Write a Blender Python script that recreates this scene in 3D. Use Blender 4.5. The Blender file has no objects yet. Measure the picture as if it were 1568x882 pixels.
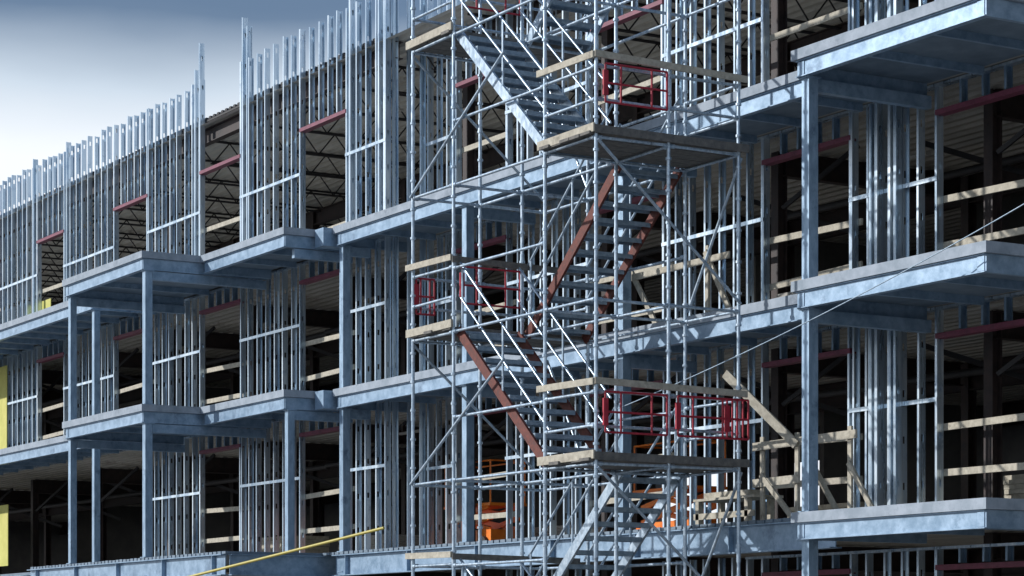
import bpy, math, random
from mathutils import Vector
random.seed(7)
sc = bpy.context.scene
GZ=0.0; EYE=1.7
L1=0.15; L2=3.67; L3=7.07; L4=10.47; RF=14.45; PAR=15.46
XL=-96.0; XR=-12.0
YW1=23.3; YW2=24.2; XJOG=-44.4; YB=38.0

# ---------------------------------------------------------------- materials
def newmat(name):
    m=bpy.data.materials.new(name); m.use_nodes=True
    nt=m.node_tree; b=nt.nodes["Principled BSDF"]; return m,nt,b
def noisy(name,c1,c2,scale=6,rough=.6,metal=0.0,stretch=(1,1,1),bump=.0,c3=None,rough2=None,spec=.5):
    m,nt,b=newmat(name); N=nt.nodes; K=nt.links
    geo=N.new("ShaderNodeNewGeometry"); mp=N.new("ShaderNodeMapping"); mp.inputs["Scale"].default_value=stretch
    K.new(geo.outputs["Position"],mp.inputs["Vector"])
    nz=N.new("ShaderNodeTexNoise"); nz.inputs["Scale"].default_value=scale; nz.inputs["Detail"].default_value=6; nz.inputs["Roughness"].default_value=.65
    K.new(mp.outputs[0],nz.inputs["Vector"])
    cr=N.new("ShaderNodeValToRGB"); cr.color_ramp.elements[0].position=.35; cr.color_ramp.elements[1].position=.65
    cr.color_ramp.elements[0].color=(*c1,1); cr.color_ramp.elements[1].color=(*c2,1)
    K.new(nz.outputs["Fac"],cr.inputs[0]); out=cr.outputs[0]
    if c3:
        n2=N.new("ShaderNodeTexNoise"); n2.inputs["Scale"].default_value=scale*.35; n2.inputs["Detail"].default_value=8; n2.inputs["Roughness"].default_value=.75
        K.new(geo.outputs["Position"],n2.inputs["Vector"])
        r2=N.new("ShaderNodeValToRGB"); r2.color_ramp.elements[0].position=.56; r2.color_ramp.elements[1].position=.68
        K.new(n2.outputs["Fac"],r2.inputs[0])
        mx=N.new("ShaderNodeMixRGB"); K.new(r2.outputs[0],mx.inputs[0]); K.new(out,mx.inputs[1]); mx.inputs[2].default_value=(*c3,1); out=mx.outputs[0]
    K.new(out,b.inputs["Base Color"])
    b.inputs["Metallic"].default_value=metal
    mr=N.new("ShaderNodeMapRange"); mr.inputs[3].default_value=rough-.1; mr.inputs[4].default_value=(rough2 or rough+.12)
    K.new(nz.outputs["Fac"],mr.inputs[0]); K.new(mr.outputs[0],b.inputs["Roughness"])
    b.inputs["Specular IOR Level"].default_value=spec
    if bump>0:
        bp=N.new("ShaderNodeBump"); bp.inputs["Strength"].default_value=bump; bp.inputs["Distance"].default_value=.02
        K.new(nz.outputs["Fac"],bp.inputs["Height"]); K.new(bp.outputs[0],b.inputs["Normal"])
    return m
M_stud=noisy("galvanised_stud",(.38,.51,.64),(.82,.92,.99),5,.28,.72,(1,1,.08),c3=(.36,.48,.62))
M_chan=noisy("painted_channel_steel",(.19,.29,.40),(.33,.45,.58),5,.42,.35,(1,1,1),.15,c3=(.14,.21,.30))
M_hss=noisy("galvanised_column",(.20,.30,.41),(.35,.48,.61),7,.40,.4,(1,1,.4),.1,c3=(.14,.21,.30))
M_conc=noisy("slab_concrete",(.25,.30,.35),(.37,.42,.48),4,.85,0,(1,1,1),.3,c3=(.18,.215,.26))
M_floor=noisy("floor_concrete",(.26,.255,.24),(.35,.34,.32),2,.9,0,c3=(.20,.19,.18))
M_decklit=noisy("metal_deck_lit",(.55,.53,.47),(.74,.71,.64),2,.55,.1,(.3,1,1),c3=(.40,.36,.30))  # roof deck colour raised to look lit inside the top storey
M_deckshade=noisy("metal_deck_shaded",(.33,.31,.27),(.47,.44,.39),2,.55,.15,(.3,1,1),c3=(.22,.18,.15))  # same deck in a darker tone, shade of the lower storeys in the colour
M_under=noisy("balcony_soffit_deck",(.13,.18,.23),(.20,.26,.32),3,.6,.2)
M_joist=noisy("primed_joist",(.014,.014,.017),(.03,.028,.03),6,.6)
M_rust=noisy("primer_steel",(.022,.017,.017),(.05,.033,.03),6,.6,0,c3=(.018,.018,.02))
M_lint=noisy("lintel_primer",(.14,.03,.055),(.22,.05,.09),8,.5)
M_wood=noisy("lumber",(.34,.31,.245),(.52,.48,.39),9,.8,0,(1,1,1),.2,c3=(.24,.215,.17))
M_plank=noisy("weathered_plank",(.10,.10,.095),(.20,.185,.165),10,.85,0,bump=.2)
M_scaf=noisy("scaffold_tube",(.30,.40,.50),(.58,.68,.77),14,.34,.6,(1,1,.5),c3=(.16,.19,.23))
M_step=noisy("scaffold_step",(.20,.28,.36),(.36,.45,.53),9,.42,.4,bump=.1)
M_sbr=noisy("rusty_stringer",(.085,.018,.012),(.17,.042,.028),14,.7,0,bump=.2,c3=(.045,.03,.03))
M_red=noisy("red_gate_paint",(.32,.012,.03),(.46,.022,.045),8,.45)
M_yel=noisy("yellow_sheathing",(.50,.48,.12),(.62,.58,.18),2,.8)
M_hose=noisy("yellow_paint",(.50,.42,.08),(.62,.52,.14),6,.5)
M_org=noisy("orange_paint",(.85,.18,.02),(.95,.27,.03),5,.4)
M_dark=noisy("black_rubber",(.02,.02,.02),(.04,.04,.04),6,.7)
M_block=noisy("block_wall",(.12,.115,.11),(.18,.17,.155),1.5,.9)
M_gyp=noisy("board_stack",(.36,.34,.30),(.46,.44,.40),3,.9)
M_grd=noisy("gravel_ground",(.13,.125,.12),(.23,.22,.205),.8,.95,0,(1,1,1),.5,c3=(.10,.095,.09))

# ---------------------------------------------------------------- mesh builder
class MB:
    def __init__(s): s.v=[]; s.f=[]; s.sm=[]
    def box(s,x0,x1,y0,y1,z0,z1):
        if x0>x1:x0,x1=x1,x0
        if y0>y1:y0,y1=y1,y0
        if z0>z1:z0,z1=z1,z0
        n=len(s.v)
        s.v+=[(x0,y0,z0),(x1,y0,z0),(x1,y1,z0),(x0,y1,z0),(x0,y0,z1),(x1,y0,z1),(x1,y1,z1),(x0,y1,z1)]
        s.f+=[(n,n+3,n+2,n+1),(n+4,n+5,n+6,n+7),(n,n+1,n+5,n+4),(n+1,n+2,n+6,n+5),(n+2,n+3,n+7,n+6),(n+3,n,n+4,n+7)]
        s.sm+=[0]*6
    def quad(s,a,b,c,d):
        n=len(s.v); s.v+=[a,b,c,d]; s.f.append((n,n+1,n+2,n+3)); s.sm.append(0)
    def bar(s,p,q,w,h,up=(0,0,1)):
        p=Vector(p);q=Vector(q);d=(q-p).normalized();u=Vector(up)
        if abs(d.dot(u))>.98:u=Vector((0,1,0))
        a=d.cross(u).normalized();b=a.cross(d).normalized()
        n=len(s.v)
        for c in(p,q):
            for i,j in((-1,-1),(1,-1),(1,1),(-1,1)): s.v.append(tuple(c+a*w/2*i+b*h/2*j))
        s.f+=[(n+3,n+2,n+1,n),(n+4,n+5,n+6,n+7),(n,n+1,n+5,n+4),(n+1,n+2,n+6,n+5),(n+2,n+3,n+7,n+6),(n+3,n,n+4,n+7)]; s.sm+=[0]*6
    def tube(s,p,q,r,n=9,cap=True):
        p=Vector(p);q=Vector(q);d=(q-p).normalized();u=Vector((0,0,1))
        if abs(d.dot(u))>.95:u=Vector((0,1,0))
        a=d.cross(u).normalized();b=a.cross(d).normalized();k=len(s.v)
        for c in(p,q):
            for i in range(n):
                t=2*math.pi*i/n; s.v.append(tuple(c+a*math.cos(t)*r+b*math.sin(t)*r))
        for i in range(n):
            j=(i+1)%n; s.f.append((k+i,k+j,k+n+j,k+n+i)); s.sm.append(1)
        if cap:
            m=len(s.v); s.v+=s.v[k:k+2*n]; s.f.append(tuple(range(m+n-1,m-1,-1))); s.f.append(tuple(range(m+n,m+2*n))); s.sm+=[0,0]
    def build(s,name,mat,parent=None):
        me=bpy.data.meshes.new(name); me.from_pydata(s.v,[],s.f); me.materials.append(mat)
        me.polygons.foreach_set("use_smooth",[bool(x) for x in s.sm]); me.update()
        o=bpy.data.objects.new(name,me); sc.collection.objects.link(o)
        if parent:o.parent=parent
        return o
def empty(name):
    o=bpy.data.objects.new(name,None); sc.collection.objects.link(o); return o
R=random.uniform

def stud(mb,x,y,z0,z1,D=.13,fl=1,f=.045):
    f=f*fl; x+=R(-.012,.012); y+=R(-.004,.004); lean=R(-.01,.01)
    def P(a,b,z): return (x+a+(lean if z>z0+.1 else 0),y+b,z)
    for b in(0,D):
        mb.quad(P(0,b,z0),P(f,b,z0),P(f,b,z1),P(0,b,z1))
        e=.014 if b==0 else -.014
        mb.quad(P(f,b,z0),P(f,b+e,z0),P(f,b+e,z1),P(f,b,z1))
    a0=D*.34;a1=D*.66
    mb.quad(P(0,0,z0),P(0,a0,z0),P(0,a0,z1),P(0,0,z1))
    mb.quad(P(0,a1,z0),P(0,D,z0),P(0,D,z1),P(0,a1,z1))
    z=z0; h=z0+.45
    while h<z1-.15:
        mb.quad(P(0,a0,z),P(0,a1,z),P(0,a1,h),P(0,a0,h)); z=h+.11; h+=.72
    mb.quad(P(0,a0,z),P(0,a1,z),P(0,a1,z1),P(0,a0,z1))

B=empty("construction_building")
# ---------------------------------------------------------------- stud walls
opL=[(-94.3,-92),(-88.6,-86.3),(-82.9,-80.6),(-77.2,-74.9),(-71.5,-69.2),(-65.75,-63.6),(-59.8,-57.5),(-54.1,-51.75),(-48.5,-46.25)]
opR=[(-43,-41),(-38,-35.5),(-32.5,-30.2),(-28.1,-25.6),(-22.6,-20.2),(-17,-14.6)]
studs=MB(); tracks=MB(); lint=MB(); wood=MB(); brg=MB(); shaded_st=MB()
def group(x0,x1,y,z0,z1,tall=None):
    n=max(1,round((x1-x0)/.46)); 
    for i in range(n+1):
        x=x0+(x1-x0)*i/n
        zt=z1+(R(-.06,.06) if tall else 0)
        fl=-1 if i==n else (1 if R(0,1)<.7 else -1)
        stud(studs,x,y,z0,zt,fl=fl)
        if i in(0,n):
            stud(studs,x+(.055 if i==0 else -.055),y,z0,zt,fl=-fl)
def wall(ops,xa,xb,y,z0,zc,top,skip=()):
    segs=[];c=xa
    for a,b in ops:
        segs.append((c,a)); c=b
    segs.append((c,xb))
    for a,b in segs:
        if b-a<.3: continue
        if any(a>=s0-.01 and b<=s1+.01 for s0,s1 in skip): continue
        group(a,b,y,z0+.01,top,tall=(top>zc+.1))
        tracks.box(a-.02,b+.02,y-.006,y+.136,z0+.004,z0+.045)
        hb=1.78+R(-.04,.04)
        brg.box(a,b,y+.04,y+.085,z0+hb,z0+hb+.04); brg.box(a-.01,b+.01,y-.014,y-.007,z0+hb-.02,z0+hb+.045)
    for a,b in ops:
        if any(a>=s0-.5 and b<=s1+.5 for s0,s1 in skip): continue
        if a<xa or b>xb: continue
        lint.box(a-.02,b+.02,y-.02,y+.15,z0+2.71,z0+2.79)
        if not (top>zc+.1 and abs(a+54.1)<.01):
            n=5
            for i in range(1,n):
                stud(studs if top>zc+.1 else shaded_st,a+(b-a)*i/n,y,z0+2.81,top+(R(-.06,.06) if top>zc+.1 else 0),fl=1)  # lower-storey cripples take a darker material, painting in the shade under the slabs
        hs=(.72,1.42)
        if y==YW1: hs=(1.32,) if z0==L4 else (.62,1.34)
        if z0==L4 and abs(a+48.5)<.1: hs=(.35,)
        for h in hs:
            t=R(-.06,.06); hh=h+R(-.06,.06)
            wood.bar((a-.12,y+.155,z0+hh),(b+.12,y+.155,z0+hh+t),.038,.105)
    if top<=zc+.1:
        tracks.box(xa,xb,y-.007,y+.137,top-.045,top-.003)
S=.20
wall(opL,XL,XJOG,YW1,L4,RF,PAR)
wall(opR,XJOG+.15,XR,YW2,L4,RF,PAR)
wall(opL,XL,XJOG,YW1,L3,L4-S,L4-S)
wall(opR,XJOG+.15,XR,YW2,L3,L4-S,L4-S)
wall(opL,XL,XJOG,YW1,L2,L3-S,L3-S,skip=((XL,-57.4),))
wall(opR,XJOG+.15,XR,YW2,L2,L3-S,L3-S)
wall(opR,-33,XR,YW2,L1,L2-.45,L2-.45)
for z0,z1 in((L4,PAR),(L3,L4-S),(L2,L3-S)):
    for yy in(23.45,23.8,24.1):
        stud(studs,XJOG,yy,z0,z1,D=.13,fl=1)
        studs.quad((XJOG+.05,yy,z0),(XJOG+.05,yy+.05,z0),(XJOG+.05,yy+.05,z1),(XJOG+.05,yy,z1))
for x,t in((-54.45,15.8),(-54.2,16.4),(-51.65,16.45),(-51.4,16.2),(-46.1,15.95),(-44.75,15.9),(-44.5,16.1),(-66.1,15.65),(-63.4,15.65)):
    stud(studs,x,YW1-.005,L4,t,fl=1); stud(studs,x+.06,YW1-.003,L4,t-.02,fl=-1)
for x in(-29.55,-29.4,-29.1,-28.95):
    for z0,z1 in((L4,PAR),(L3,L4-S),(L2,L3-S)):
        stud(studs,x,YW2-.14,z0+.05,z1-.06,D=.12,fl=1); stud(studs,x+.06,YW2-.14,z0+.05,z1-.06,D=.12,fl=-1)
studs.build("steel_studs",M_stud,B); shaded_st.build("shade_toned_cripple_studs",M_hss,B)  # cripples darker than the other studs, shade put into their colour
tracks.build("stud_tracks",M_stud,B); brg.build("stud_bridging",M_stud,B); lint.build("window_lintels",M_lint,B)

# ---------------------------------------------------------------- floors, decks
conc=MB(); deck=MB(); decklo=MB()
for z in(L2,L3,L4):
    conc.box(XL,XJOG,YW1-.12,YB,z-.12,z); conc.box(XJOG+.002,XR,YW2-.12,YB,z-.12,z)
conc.box(XL,XR,YW1-.5,YB,-.2,L1)
conc.build("floor_slabs",M_floor,B)
def corr(deck,y0,y1,z,per=.3,h=.07):
    y=y0
    while y<y1:
        pts=[(y,z),(y+per*.38,z),(y+per*.5,z+h),(y+per*.88,z+h),(y+per,z)]
        for (ya,za),(yb,zb) in zip(pts,pts[1:]):
            deck.quad((XL,ya,za),(XR,ya,za),(XR,yb,zb),(XL,yb,zb))
        y+=per
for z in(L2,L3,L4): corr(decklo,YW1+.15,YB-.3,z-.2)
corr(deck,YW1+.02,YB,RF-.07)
deck.build("roof_deck",M_decklit,B); decklo.build("floor_decks",M_deckshade,B)
rf=MB(); rf.box(XL,XJOG,YW1+.14,YB,RF+.012,RF+.06); rf.box(XJOG,XR,YW2+.14,YB,RF+.012,RF+.06)
x=XL
while x<XR-.3:
    yw=(YW1 if x<XJOG-.3 else YW2)+.132
    pts=[(x,RF+.062),(x+.09,RF+.062),(x+.12,RF+.12),(x+.21,RF+.12),(x+.24,RF+.062)]
    for (xa_,za_),(xb_,zb_) in zip(pts,pts[1:]):
        rf.quad((xa_,yw,za_),(xb_,yw,zb_),(xb_,yw+1.5,zb_),(xa_,yw+1.5,za_))
    rf.quad((x+.09,yw,RF+.06),(x+.24,yw,RF+.06),(x+.21,yw,RF+.12),(x+.12,yw,RF+.12))
    x+=.24
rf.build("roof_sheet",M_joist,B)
ed=MB()
def ibx(mb,x0,x1,y,z1,h=.4,w=.18,t=.018):
    mb.box(x0,x1,y-w/2,y+w/2,z1-t,z1); mb.box(x0,x1,y-w/2,y+w/2,z1-h,z1-h+t); mb.box(x0+.003,x1-.003,y-t/2,y+t/2,z1-h+t,z1-t)
def iby(mb,x,y0,y1,z1,h=.4,w=.18,t=.018):
    mb.box(x-w/2,x+w/2,y0,y1,z1-t,z1); mb.box(x-w/2,x+w/2,y0,y1,z1-h,z1-h+t); mb.box(x-t/2,x+t/2,y0+.003,y1-.003,z1-h+t,z1-t)
def icol(mb,x,y,z0,z1,w=.2,t=.02):
    mb.box(x-w/2,x+w/2,y-w/2,y-w/2+t,z0,z1); mb.box(x-w/2,x+w/2,y+w/2-t,y+w/2,z0,z1); mb.box(x-t/2,x+t/2,y-w/2+t,y+w/2-t,z0+.002,z1-.002)
ibx(ed,XL,XJOG,YW1+.32,RF-.09,.36); ibx(ed,XJOG+.02,XR,YW2+.32,RF-.09,.36)
for z in(L2,L3,L4):
    for y in(29.5,35): ibx(ed,XL,XR,y,z-.21,.5)
for y in(29.5,35): ibx(ed,XL,XR,y,RF-.6,.4)
x=-93.0
while x<XR:
    for y in(25.2,29.5,35):
        for a,b in((L1,L2-.22),(L2,L3-.22),(L3,L4-.22),(L4,RF-.62)): icol(ed,x,y,a,b)
    for z in(L2,L3,L4): iby(ed,x,25.2,29.3,z-.215,.42)
    x+=5.42
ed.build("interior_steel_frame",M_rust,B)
jo=MB(); x=-94.6
while x<XR:
    zt=RF-.085; zb=zt-.6
    for sx in(-.03,.03):
        jo.box(x+sx-.016,x+sx+.016,YW1+.45,37.5,zt-.04,zt); jo.box(x+sx-.016,x+sx+.016,YW1+.9,37.3,zb,zb+.04)
    y=YW1+.5;k=0
    while y<37.0:
        jo.tube((x,y,zt-.03 if k%2==0 else zb+.03),(x,y+.45,zb+.03 if k%2==0 else zt-.03),.018,5,False); y+=.45;k+=1
    x+=2.3
x=-93
while x<XR:
    for z in(L3,L4):
        jo.bar((x+.1,25.2,z-1.2),(x+1.3,25.9,z-.25),.07,.07); jo.bar((x+2.2,26.5,z-.3),(x+4.2,28.5,z-1.3),.06,.09)
        jo.tube((x,27.2,z-.75),(x+5.4,27.25,z-.78),.07,8)
    x+=5.42
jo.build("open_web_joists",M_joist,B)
bw=MB()
bw.box(XL,XR,YB,YB+.2,L3-.6,L3+.9); bw.box(XL,XR,YB,YB+.2,L4-.5,L4+.5); bw.box(XL,XR,YB,YB+.2,RF-.3,RF)
bw.box(XL,XR,YB,YB+.2,L2-.9,L2+.55); bw.box(XL,XR,YB,YB+.2,0,L2-.95)
x=XL
while x<XR-3: 
    k=2.0 if x<-35 else 5.4  # unseen back wall, openings shaped to admit light at left and cut it at right
    bw.box(x,x+k,YB-.01,YB+.21,L2+.55,L3-.6); bw.box(x,x+.5,YB-.01,YB+.21,L4+.5,RF-.3);bw.box(x,x+(3.0 if x<-35 else 4.6),YB-.01,YB+.21,L3+.9,L4-.5); x+=5.42
bw.box(XL-.2,XL,YW1,YB,0,RF); bw.box(XR,XR+.2,YW2,YB,0,RF)
for xx in(-84,-73.3,-58.6,-40.3,-33.6,-23,-18):
    bw.box(xx,xx+.15,29.7,YB-.02,L3+.01,L4-.23); bw.box(xx+1,xx+1.15,30.7,YB-.02,L2+.01,L3-.23)  # added partitions, put in to block light and darken the interior
bw.build("interior_and_light_blocking_walls",M_block,B)

# ---------------------------------------------------------------- balconies
slab=MB(); chan=MB(); sof=MB()
def balcony(x0,x1,y0,y1,z,th=.15,left=True,right=True,over=.07):
    slab.box(x0,x1,y0,y1,z-th,z+R(0,.004))
    zc=z-th-.003
    def chx(xa,xb,y):
        chan.box(xa,xb,y,y+.08,zc-.25,zc); chan.box(xa,xb,y-.035,y-.0005,zc-.016,zc-.001); chan.box(xa,xb,y-.035,y-.0005,zc-.249,zc-.234)
    chx(x0+over,x1-over,y0+over)
    if right: chan.box(x1-over-.08,x1-over-.002,y0+over+.081,y1,zc-.25,zc-.001)
    if left: chan.box(x0+over+.002,x0+over+.08,y0+over+.081,y1,zc-.25,zc-.001)
    for xx in(x0+over+.1,x1-over-.1): chan.box(xx-.07,xx+.07,y0+over-.012,y0+over-.001,zc-.225,zc-.03)
    n=max(1,int((x1-x0)/1.3))
    for i in range(1,n): 
        xx=x0+(x1-x0)*i/n; chan.box(xx-.03,xx+.03,y0+over+.083,y1-.003,zc-.18,zc-.002)
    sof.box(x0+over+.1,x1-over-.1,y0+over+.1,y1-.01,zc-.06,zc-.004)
for z in(L3,L4):
    balcony(XL,-56.5,21.4,YW1-.125,z)
    balcony(-54.97,-49.92,20.1,YW1-.125,z)
    balcony(-49.9,-45.55,21.5,YW1-.125,z)
    balcony(-45.06,-28.35,22.4,YW2-.125,z,right=False)
    slab.box(-56.49,-54.98,22.6,YW1-.126,z-.15,z-.002)
for z in(L2,L3,L4):
    balcony(-28.33,-24.1,21.6,YW2-.125,z)
    balcony(-20.5,-14,21.6,YW2-.125,z)
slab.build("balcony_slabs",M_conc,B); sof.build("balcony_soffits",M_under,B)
col=MB()
def column(x,y,z0,z1,w=.155):
    col.box(x-w/2,x+w/2,y-w/2,y+w/2,z0,z1)
    col.box(x-w*.75,x+w*.75,y-w*.75,y+w*.75,z0+.001,z0+.02); col.box(x-w*.72,x+w*.72,y-w*.72,y+w*.72,z1-.018,z1-.001)
u=.403
def cols(x,y,zs,w=.155):
    for a,b in zs: column(x,y,a,b,w)
full=((GZ,L2-.40),(L2,L3-u),(L3,L4-u))
cols(-54.8,20.3,full); cols(-50.08,20.3,full,.17); cols(-56.65,21.6,full)
cols(-45.72,21.72,full[:2])
for x in(-44.9,-39.7,-34.3): cols(x,22.6,full,.17)
cols(-28.13,21.8,full,.17)
for x in(-62.1,-67.5,-72.9,-78.3,-83.7,-89.1): cols(x,21.62,((GZ,L2-.4),))
cols(-20.3,21.8,full); cols(-14.2,21.8,full)
col.build("steel_columns",M_hss,B)
for z in(L3,L4):
    for x,y0 in((-44.9,22.7),(-39.7,22.7),(-34.3,22.7),(-28.13,21.9),(-50.08,20.4),(-54.8,20.4),(-45.72,21.8)):
        yy=YW1 if x<XJOG else YW2
        chan.box(x-.06,x+.06,y0,yy-.13,z-.42-.19,z-.42)
for z in(L3,L4): chan.box(-45.5,-45.1,22.2,YW1,z-.4,z-.02)
def podium_x(x0,x1,y):
    ibx(chan,x0,x1,y,L2-.06,.44,.22,.02)
    xx=x0+.6
    while xx<x1: chan.box(xx-.008,xx+.008,y-.1,y-.012,L2-.478,L2-.082); xx+=2.7
podium_x(-57.6,-45.7,20.25); podium_x(-45.1,-28.4,22.5); podium_x(XL,-57.0,21.6)
iby(chan,-45.62,20.3,YW1,L2-.062,.44,.22,.02); iby(chan,-57.5,20.4,YW1,L2-.062,.44,.22,.02)
chan.build("channel_fascias",M_chan,B)
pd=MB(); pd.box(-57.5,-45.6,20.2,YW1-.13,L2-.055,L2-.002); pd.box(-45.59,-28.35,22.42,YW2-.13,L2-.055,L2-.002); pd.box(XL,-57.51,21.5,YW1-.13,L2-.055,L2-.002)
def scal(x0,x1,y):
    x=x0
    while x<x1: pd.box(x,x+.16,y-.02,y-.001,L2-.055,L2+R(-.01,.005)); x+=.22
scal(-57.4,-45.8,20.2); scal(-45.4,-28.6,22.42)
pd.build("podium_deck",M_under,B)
sh=MB(); sh.box(-76,-68.3,YW1-.03,YW1-.008,L3+.1,L4-.5); sh.box(-78,-68.2,YW1-.03,YW1-.008,L2+.4,L2+2.2); sh.box(-66.4,-65.2,YW1+.2,YW1+.22,L4+.05,L4+1.1)
sh.build("yellow_sheathing_panels",M_yel,B)
wood.build("timber_guard_rails",M_wood,B)
cl=MB()
for x,y,z in((-53,24.9,RF-.8),(-42.2,25.6,RF-1.0),(-37,26,L4-.6),(-31,26,L4-.7),(-26.5,25.8,L3-.7),(-47.3,25.5,L3-.6),(-27,26,L4-.6),(-47.5,25,RF-.9)):
    cl.box(x-.6,x+.6,y-.05,y+.05,z,z+.05); cl.tube((x-.5,y,z+.05),(x-.5,y,z+.55),.005,5); cl.tube((x+.5,y,z+.05),(x+.5,y,z+.55),.005,5)
cl.build("ceiling_strip_fittings",M_gyp,B)

# ---------------------------------------------------------------- material stacks on the floors
def stack(name,mat,x,y,z,l,w,h,n):
    m=MB(); dz=h/n
    for s_ in(-.35,.35): m.box(x+s_*l-.05,x+s_*l+.05,y-w/2,y+w/2,z,z+.09)
    for i in range(n):
        e=R(-.05,.05); m.box(x-l/2+e,x+l/2+e,y-w/2+R(-.02,.02),y+w/2,z+.091+dz*i,z+.086+dz*(i+1))
    return m.build(name,mat)
stack("lumber_stack",M_wood,-55.2,26.2,L2,2.4,1.1,.7,8)
stack("plasterboard_stack",M_gyp,-50.6,26.5,L2,2.4,1.2,.55,10)
stack("plasterboard_stack",M_gyp,-43.0,27.4,L2,2.4,1.2,.5,8)
stack("lumber_stack",M_wood,-27.0,26.2,L2,2.4,1.1,.6,8)
stack("lumber_stack",M_wood,-34.5,27.5,L2,2.4,1.1,.5,6)
stack("plasterboard_stack",M_gyp,-32.0,25.6,L3,2.4,1.2,.6,10)

# ---------------------------------------------------------------- timber props
def frame(name,parts):
    m=MB()
    for p,q,w_,h_ in parts: m.bar(p,q,w_,h_)
    return m.build(name,M_wood)
z=L2
frame("timber_barricade",[((-30.7,22.85,z),(-30.7,22.85,z+1.35),.09,.04),((-29.8,22.85,z),(-29.8,22.85,z+1.35),.09,.04),((-28.5,22.85,z),(-28.5,22.85,z+1.35),.09,.04),
 ((-30.9,22.81,z+1.2),(-28.3,22.81,z+1.22),.03,.13),((-30.9,22.81,z+.62),(-29.7,22.81,z+.63),.03,.13),
 ((-30.68,22.8,z+.75),(-29.85,22.8,z+.02),.04,.09),((-28.48,22.8,z+.8),(-27.9,22.8,z+.05),.04,.09),((-29.78,22.9,z+1.2),(-29.78,23.7,z+.02),.04,.09)])
frame("timber_workbench",[((-32.4,23.0,z+.42),(-30.75,23.0,z+.42),.6,.04),((-32.3,22.75,z),(-32.3,22.75,z+.4),.09,.09),((-30.95,22.75,z),(-30.95,22.75,z+.4),.09,.09),((-32.3,23.2,z),(-32.3,23.2,z+.4),.09,.09),((-30.95,23.2,z),(-30.95,23.2,z+.4),.09,.09),((-32.4,22.72,z+.15),(-30.75,22.72,z+.15),.03,.1),((-32.2,22.9,z+.49),(-31.0,22.9,z+.49),.25,.09)])
frame("timber_prop",[((-30.95,22.3,L2+2.35),(-29.7,22.75,L2+1.15),.05,.14)])
z=L3
frame("timber_brace_frame",[((-34.55,22.85,z),(-34.55,22.85,z+1.45),.09,.05),((-34.5,22.8,z+1.2),(-33.6,22.8,z+.03),.04,.1),((-34.6,22.78,z+.95),(-31.5,22.78,z+.95),.03,.11),((-32.2,22.85,z),(-32.2,22.85,z+1.2),.09,.05),((-32.2,22.8,z+1.1),(-31.5,22.8,z+.03),.04,.1)])

# ---------------------------------------------------------------- scaffold stair tower
T=empty("scaffold_stair_tower")
X=[-35.6,-34.2,-31.34,-29.9]; Y=[19.2,20.5,21.8]
LR=[4.47,9.3,14.14]; LL=[2.05,6.9,11.75]
tb=MB(); r=.029
top=16.8
for xi,x in enumerate(X):
    for yi,y in enumerate(Y):
        tp=top+R(-.3,.3)
        dx=R(-.015,.015)
        tb.tube((x,y,.05),(x+dx,y,tp),r,12)
        tb.box(x-.08,x+.08,y-.08,y+.08,.0,.012)
        zz=.35
        while zz<tp: tb.tube((x+dx*zz/tp,y,zz-.018),(x+dx*zz/tp,y,zz+.018),.048,10); zz+=.4833
        for zz in(3.1,5.6,8.1,10.6,13.1): tb.tube((x+dx*zz/tp,y,zz-.11),(x+dx*zz/tp,y,zz+.11),.036,10)
def led(x0,y0,x1,y1,z,rr=.024):
    j=R(-.008,.008); tb.tube((x0,y0,z+j),(x1,y1,z+j+R(-.01,.01)),rr,9)
    d=Vector((x1-x0,y1-y0,0)).normalized()
    for s_,c in((1,(x0,y0)),(-1,(x1,y1))):
        p=Vector((c[0],c[1],z+j))+d*s_*.03; tb.tube(p,p+d*s_*.07,.036,8)
for lv in LR+LL:
    for y in Y: 
        for a,b in zip(X,X[1:]): led(a,y,b,y,lv-.06)
    for x in X:
        for a,b in zip(Y,Y[1:]): led(x,a,x,b,lv-.06)
for k,(lvs,xa,xb) in enumerate(((LR,X[2],X[3]),(LL,X[0],X[1]))):
    xo=X[3] if k==0 else X[0]
    for lv in lvs:
        for h in(.5,1.0):
            for y in(Y[0],Y[2]): led(xa,y,xb,y,lv+h)
            for a,b in zip(Y,Y[1:]): led(xo,a,xo,b,lv+h)
for lv in LR+LL:
    led(X[1],Y[0],X[2],Y[0],lv+.98); led(X[1],Y[2],X[2],Y[2],lv+.98)
def brace(p,q): tb.tube(p,q,.024,8)
for lv in(2.05,6.9,11.75):
    brace((X[3]+.05,Y[0],lv+2.3),(X[3]+.05,Y[2],lv+.05))
    brace((X[0]-.03,Y[2],lv-2.3),(X[0]-.03,Y[0],lv-.1))
for lv in LR:
    brace((X[0],Y[0]-.05,lv-.05),(X[1]+1.7,Y[0]-.05,lv+1.75))
    brace((X[0],Y[2]+.05,lv+2.2),(X[1],Y[2]+.05,lv))
    brace((X[2],Y[2]+.05,lv-2.3),(X[3],Y[2]+.05,lv-.1))
trd=MB(); sg=MB(); sb=MB()
def flight(xa,za,xb,zb,y0,y1,mb):
    n=11
    for y in(y0,y1):
        mb.bar((xa,y,za-.04),(xb,y,zb-.04),.045,.17)
    for i in range(n):
        t=(i+.6)/n; x=xa+(xb-xa)*t; z=za+(zb-za)*t
        trd.box(x-.14,x+.14,y0+.03,y1-.03,z-.015,z+.012)
        trd.box(x-.14,x-.128,y0+.03,y1-.03,z-.06,z-.016); trd.box(x+.128,x+.14,y0+.03,y1-.03,z-.06,z-.016)
    for y in(y0-.0,y1+.0):
        for h in(.55,1.1):
            tb.tube((xa,y,za+h),(xb,y,zb+h),.021,8)
        for t in(.04,.5,.96):
            x=xa+(xb-xa)*t; z=za+(zb-za)*t; tb.tube((x,y,z),(x,y,z+1.1),.019,8)
fy=(Y[0]+.09,Y[1]-.09); by=(Y[1]+.09,Y[2]-.09)
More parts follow.
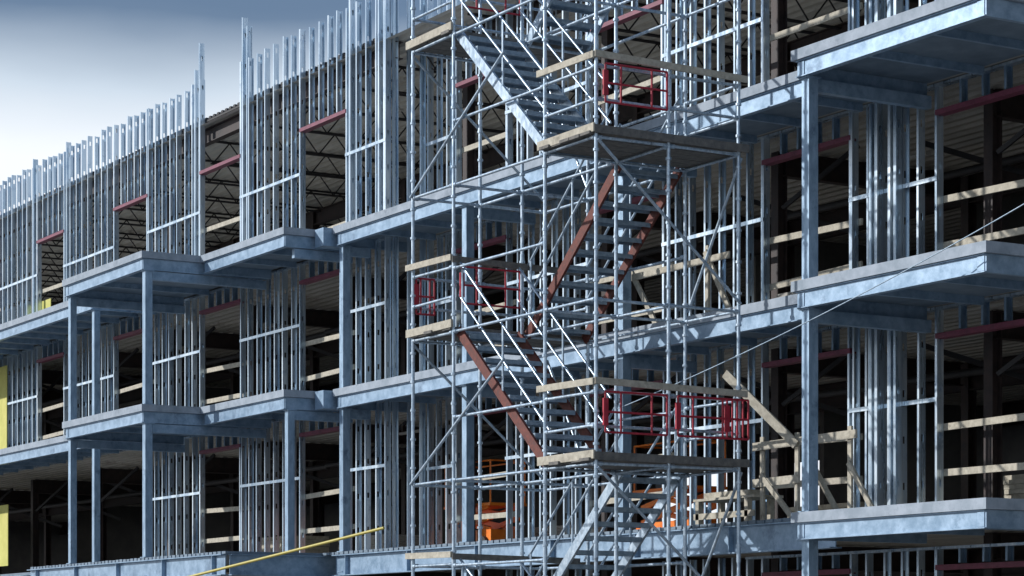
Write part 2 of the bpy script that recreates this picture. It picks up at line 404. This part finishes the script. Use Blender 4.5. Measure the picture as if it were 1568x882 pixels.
xa,xb=X[1]+.02,X[2]-.02
flight(xb,14.14,xa,11.75,*by,sg)
flight(xa,11.75,xb,9.3,*fy,sg)
flight(xb,9.3,xa,6.9,*by,sb)
flight(xa,6.9,xb,4.47,*fy,sb)
flight(xb,4.47,xa,2.05,*by,sg)
flight(xa,2.05,xb,.05,*fy,sg)
tb.build("tubes_and_couplers",M_scaf,T); trd.build("stair_treads",M_step,T); sg.build("galvanised_stringers",M_scaf,T); sb.build("rusty_stringers",M_sbr,T)
pk=MB(); tw=MB(); gt=MB()
for lvs,xa,xb in((LR,X[2],X[3]),(LL,X[0],X[1])):
    for lv in lvs:
        n=5; wd=(xb-xa)/n
        for i in range(n):
            e=R(-.06,.06); pk.box(xa+wd*i+.01,xa+wd*(i+1)-.01,Y[0]-.08+e,Y[2]+.1+e,lv-.02+R(-.004,.004),lv+.025)
        yy=Y[0]-.05
        tw.bar((xa-.1,yy-.02,lv+.06),(xb+.06,yy-.02,lv+.07),.035,.13)
        tw.bar((xa-.12,yy-.02,lv+1.17),(xb+.04,yy-.02,lv+1.15),.035,.10)
        xo=xb+.055
        if lvs is LR:
            pk.bar((xo,Y[0]-.06,lv+.05),(xo,Y[2]+.15,lv+.04),.035,.12)
            tw.bar((xo,Y[0]-.06,lv+1.16),(xo,Y[2]+.12,lv+1.10),.035,.10)
        else:
            pk.bar((xo,Y[0]-.06,lv+1.12),(xo,Y[2]-.2,lv+1.08),.035,.10)
def gate(x,y0,y1,z0,z1):
    for z in(z0,(z0+z1)/2,z1): gt.tube((x,y0,z),(x,y1,z),.017,8)
    n=4
    for i in range(n+1):
        y=y0+(y1-y0)*i/n
        if i in(0,n,1,3): gt.tube((x,y,z0),(x,y,z1),.017,8)
    gt.box(x-.02,x+.02,y0-.04,y0+.04,z0+.1,z1-.1)
gate(X[3]+.10,19.3,20.4,9.3+.45,9.3+1.02)
gate(X[3]+.10,19.3,20.4,4.47+.4,4.47+1.0); gate(X[3]+.10,20.6,21.7,4.47+.4,4.47+1.0)
gate(X[1]+.10,19.3,20.4,6.9+.4,6.9+1.0); gate(X[1]+.10,19.3,20.4,11.75+.4,11.75+1.0)
gate(X[0]+.02,19.25,19.6,6.9+.4,6.9+1.0); gate(X[3]+.11,21.5,21.9,4.47+.4,4.47+1.0)
pk.build("landing_planks",M_plank,T); tw.build("toe_boards",M_wood,T); gt.build("red_safety_gates",M_red,T)

# ---------------------------------------------------------------- scissor lifts on level two
def lift(x,y,z,h):
    E=empty("orange_scissor_lift"); E.location=(x,y,z)
    m=MB(); m.box(-.95,.95,-.4,.4,.18,.5); m.box(-1,1,-.45,.45,h,h+.06); 
    for sx in(-1,1):
        for yy in(-.42,.42): m.tube((sx*.97,yy,h+.06),(sx*.97,yy,h+.95),.02,6)
    for zz in(h+.5,h+.95):
        for yy in(-.42,.42): m.tube((-.97,yy,zz),(.97,yy,zz),.02,6)
        for xx in(-.97,.97): m.tube((xx,-.42,zz),(xx,.42,zz),.02,6)
    n=2; dz=(h-.5)/n
    for i in range(n):
        for yy in(-.36,.36):
            m.bar((-.8,yy,.5+dz*i),(.8,yy,.5+dz*(i+1)),.04,.1); m.bar((.8,yy+.05,.5+dz*i),(-.8,yy+.05,.5+dz*(i+1)),.04,.1)
    m.build("chassis_arms_and_platform",M_org,E)
    w_=MB()
    for sx in(-.7,.7):
        for yy in(-.42,.42): w_.tube((sx,yy-.06,.18),(sx,yy+.06,.18),.18,14)
    w_.build("wheels",M_dark,E)
lift(-44.6,25.8,L2,1.0); lift(-39.3,27.2,L2,1.1)

# ---------------------------------------------------------------- yellow pipe, cable
yp=MB(); a=Vector((-39.9,20.9,L2+.25)); b=Vector((-46.6,18.2,2.75)); 
yp.tube(a,b,.028,10); yp.tube(b,b+Vector((0,0,-2.75)),.04,10); yp.box(b.x-.3,b.x+.3,b.y-.3,b.y+.3,0,.06)
yp.tube(b,b+(b-a).normalized()*.5,.05,10)
yp.build("yellow_pole",M_hose)
cb=MB(); a=Vector((-31.3,20.5,5.4)); b=Vector((-20.4,21.75,8.3)); prev=a
for i in range(1,25):
    t=i/24; p=a.lerp(b,t)-Vector((0,0,4*.22*t*(1-t))); cb.tube(prev,p,.009,5,False); prev=p
cb.build("power_cable",M_step)

# ---------------------------------------------------------------- ground
g=MB(); g.quad((-1500,-1500,0),(1500,-1500,0),(1500,1500,0),(-1500,1500,0)); g.build("ground",M_grd)

# ---------------------------------------------------------------- sky
w=bpy.data.worlds.new("World"); sc.world=w; w.use_nodes=True
nt=w.node_tree; N=nt.nodes; K=nt.links; bg=N["Background"]
Sd=Vector((-.55,-.78,.0)).normalized(); el=math.radians(25)
sky=N.new("ShaderNodeTexSky"); sky.sky_type='NISHITA'; sky.sun_disc=False; sky.sun_elevation=el; sky.sun_rotation=math.atan2(Sd.x,Sd.y)
sky.air_density=1.3; sky.dust_density=.8; sky.ozone_density=3
tc=N.new("ShaderNodeTexCoord"); sep=N.new("ShaderNodeSeparateXYZ"); K.new(tc.outputs["Generated"],sep.inputs[0])
nz=N.new("ShaderNodeTexNoise"); nz.inputs["Scale"].default_value=3.5; nz.inputs["Detail"].default_value=5
mp=N.new("ShaderNodeMapping"); mp.inputs["Scale"].default_value=(1,1,3); K.new(tc.outputs["Generated"],mp.inputs[0]); K.new(mp.outputs[0],nz.inputs["Vector"])
ma=N.new("ShaderNodeMath"); ma.operation='MULTIPLY_ADD'; K.new(nz.outputs["Fac"],ma.inputs[0]); ma.inputs[1].default_value=.04; K.new(sep.outputs["Z"],ma.inputs[2])
cr=N.new("ShaderNodeValToRGB"); e=cr.color_ramp.elements
e[0].position=.0; e[0].color=(.88,.92,.97,1)
e[1].position=.220; e[1].color=(.84,.88,.93,1)
for p,c in((.247,(.55,.64,.74,1)),(.278,(.13,.20,.31,1)),(.40,(.09,.17,.30,1))):
    k=e.new(p); k.color=c
K.new(ma.outputs[0],cr.inputs[0])
sm=N.new("ShaderNodeVectorMath"); sm.operation='SCALE'; K.new(cr.outputs[0],sm.inputs[0]); sm.inputs[3].default_value=8.6
mx=N.new("ShaderNodeMixRGB"); mr=N.new("ShaderNodeMapRange"); mr.inputs[1].default_value=.3; mr.inputs[2].default_value=.5; K.new(ma.outputs[0],mr.inputs[0])
K.new(mr.outputs[0],mx.inputs[0]); K.new(sm.outputs[0],mx.inputs[1]); K.new(sky.outputs[0],mx.inputs[2])
K.new(mx.outputs[0],bg.inputs[0]); bg.inputs[1].default_value=.135

sl=bpy.data.lights.new("sun","SUN"); sl.energy=3.9; sl.angle=math.radians(.6); sl.color=(1,.98,.96)
so=bpy.data.objects.new("sun",sl); sc.collection.objects.link(so)
d=Vector((Sd.x*math.cos(el),Sd.y*math.cos(el),math.sin(el)))
so.rotation_euler=d.to_track_quat('Z','Y').to_euler()

cam=bpy.data.cameras.new("camera"); co=bpy.data.objects.new("camera",cam); sc.collection.objects.link(co)
co.location=(0,0,EYE); co.rotation_euler=(math.pi/2,0,math.radians(59.3))
cam.lens=84.4; cam.sensor_width=36; cam.shift_y=.350; cam.clip_end=5000
sc.camera=co
sc.view_settings.view_transform='Standard'; sc.view_settings.look='None'; sc.view_settings.exposure=0
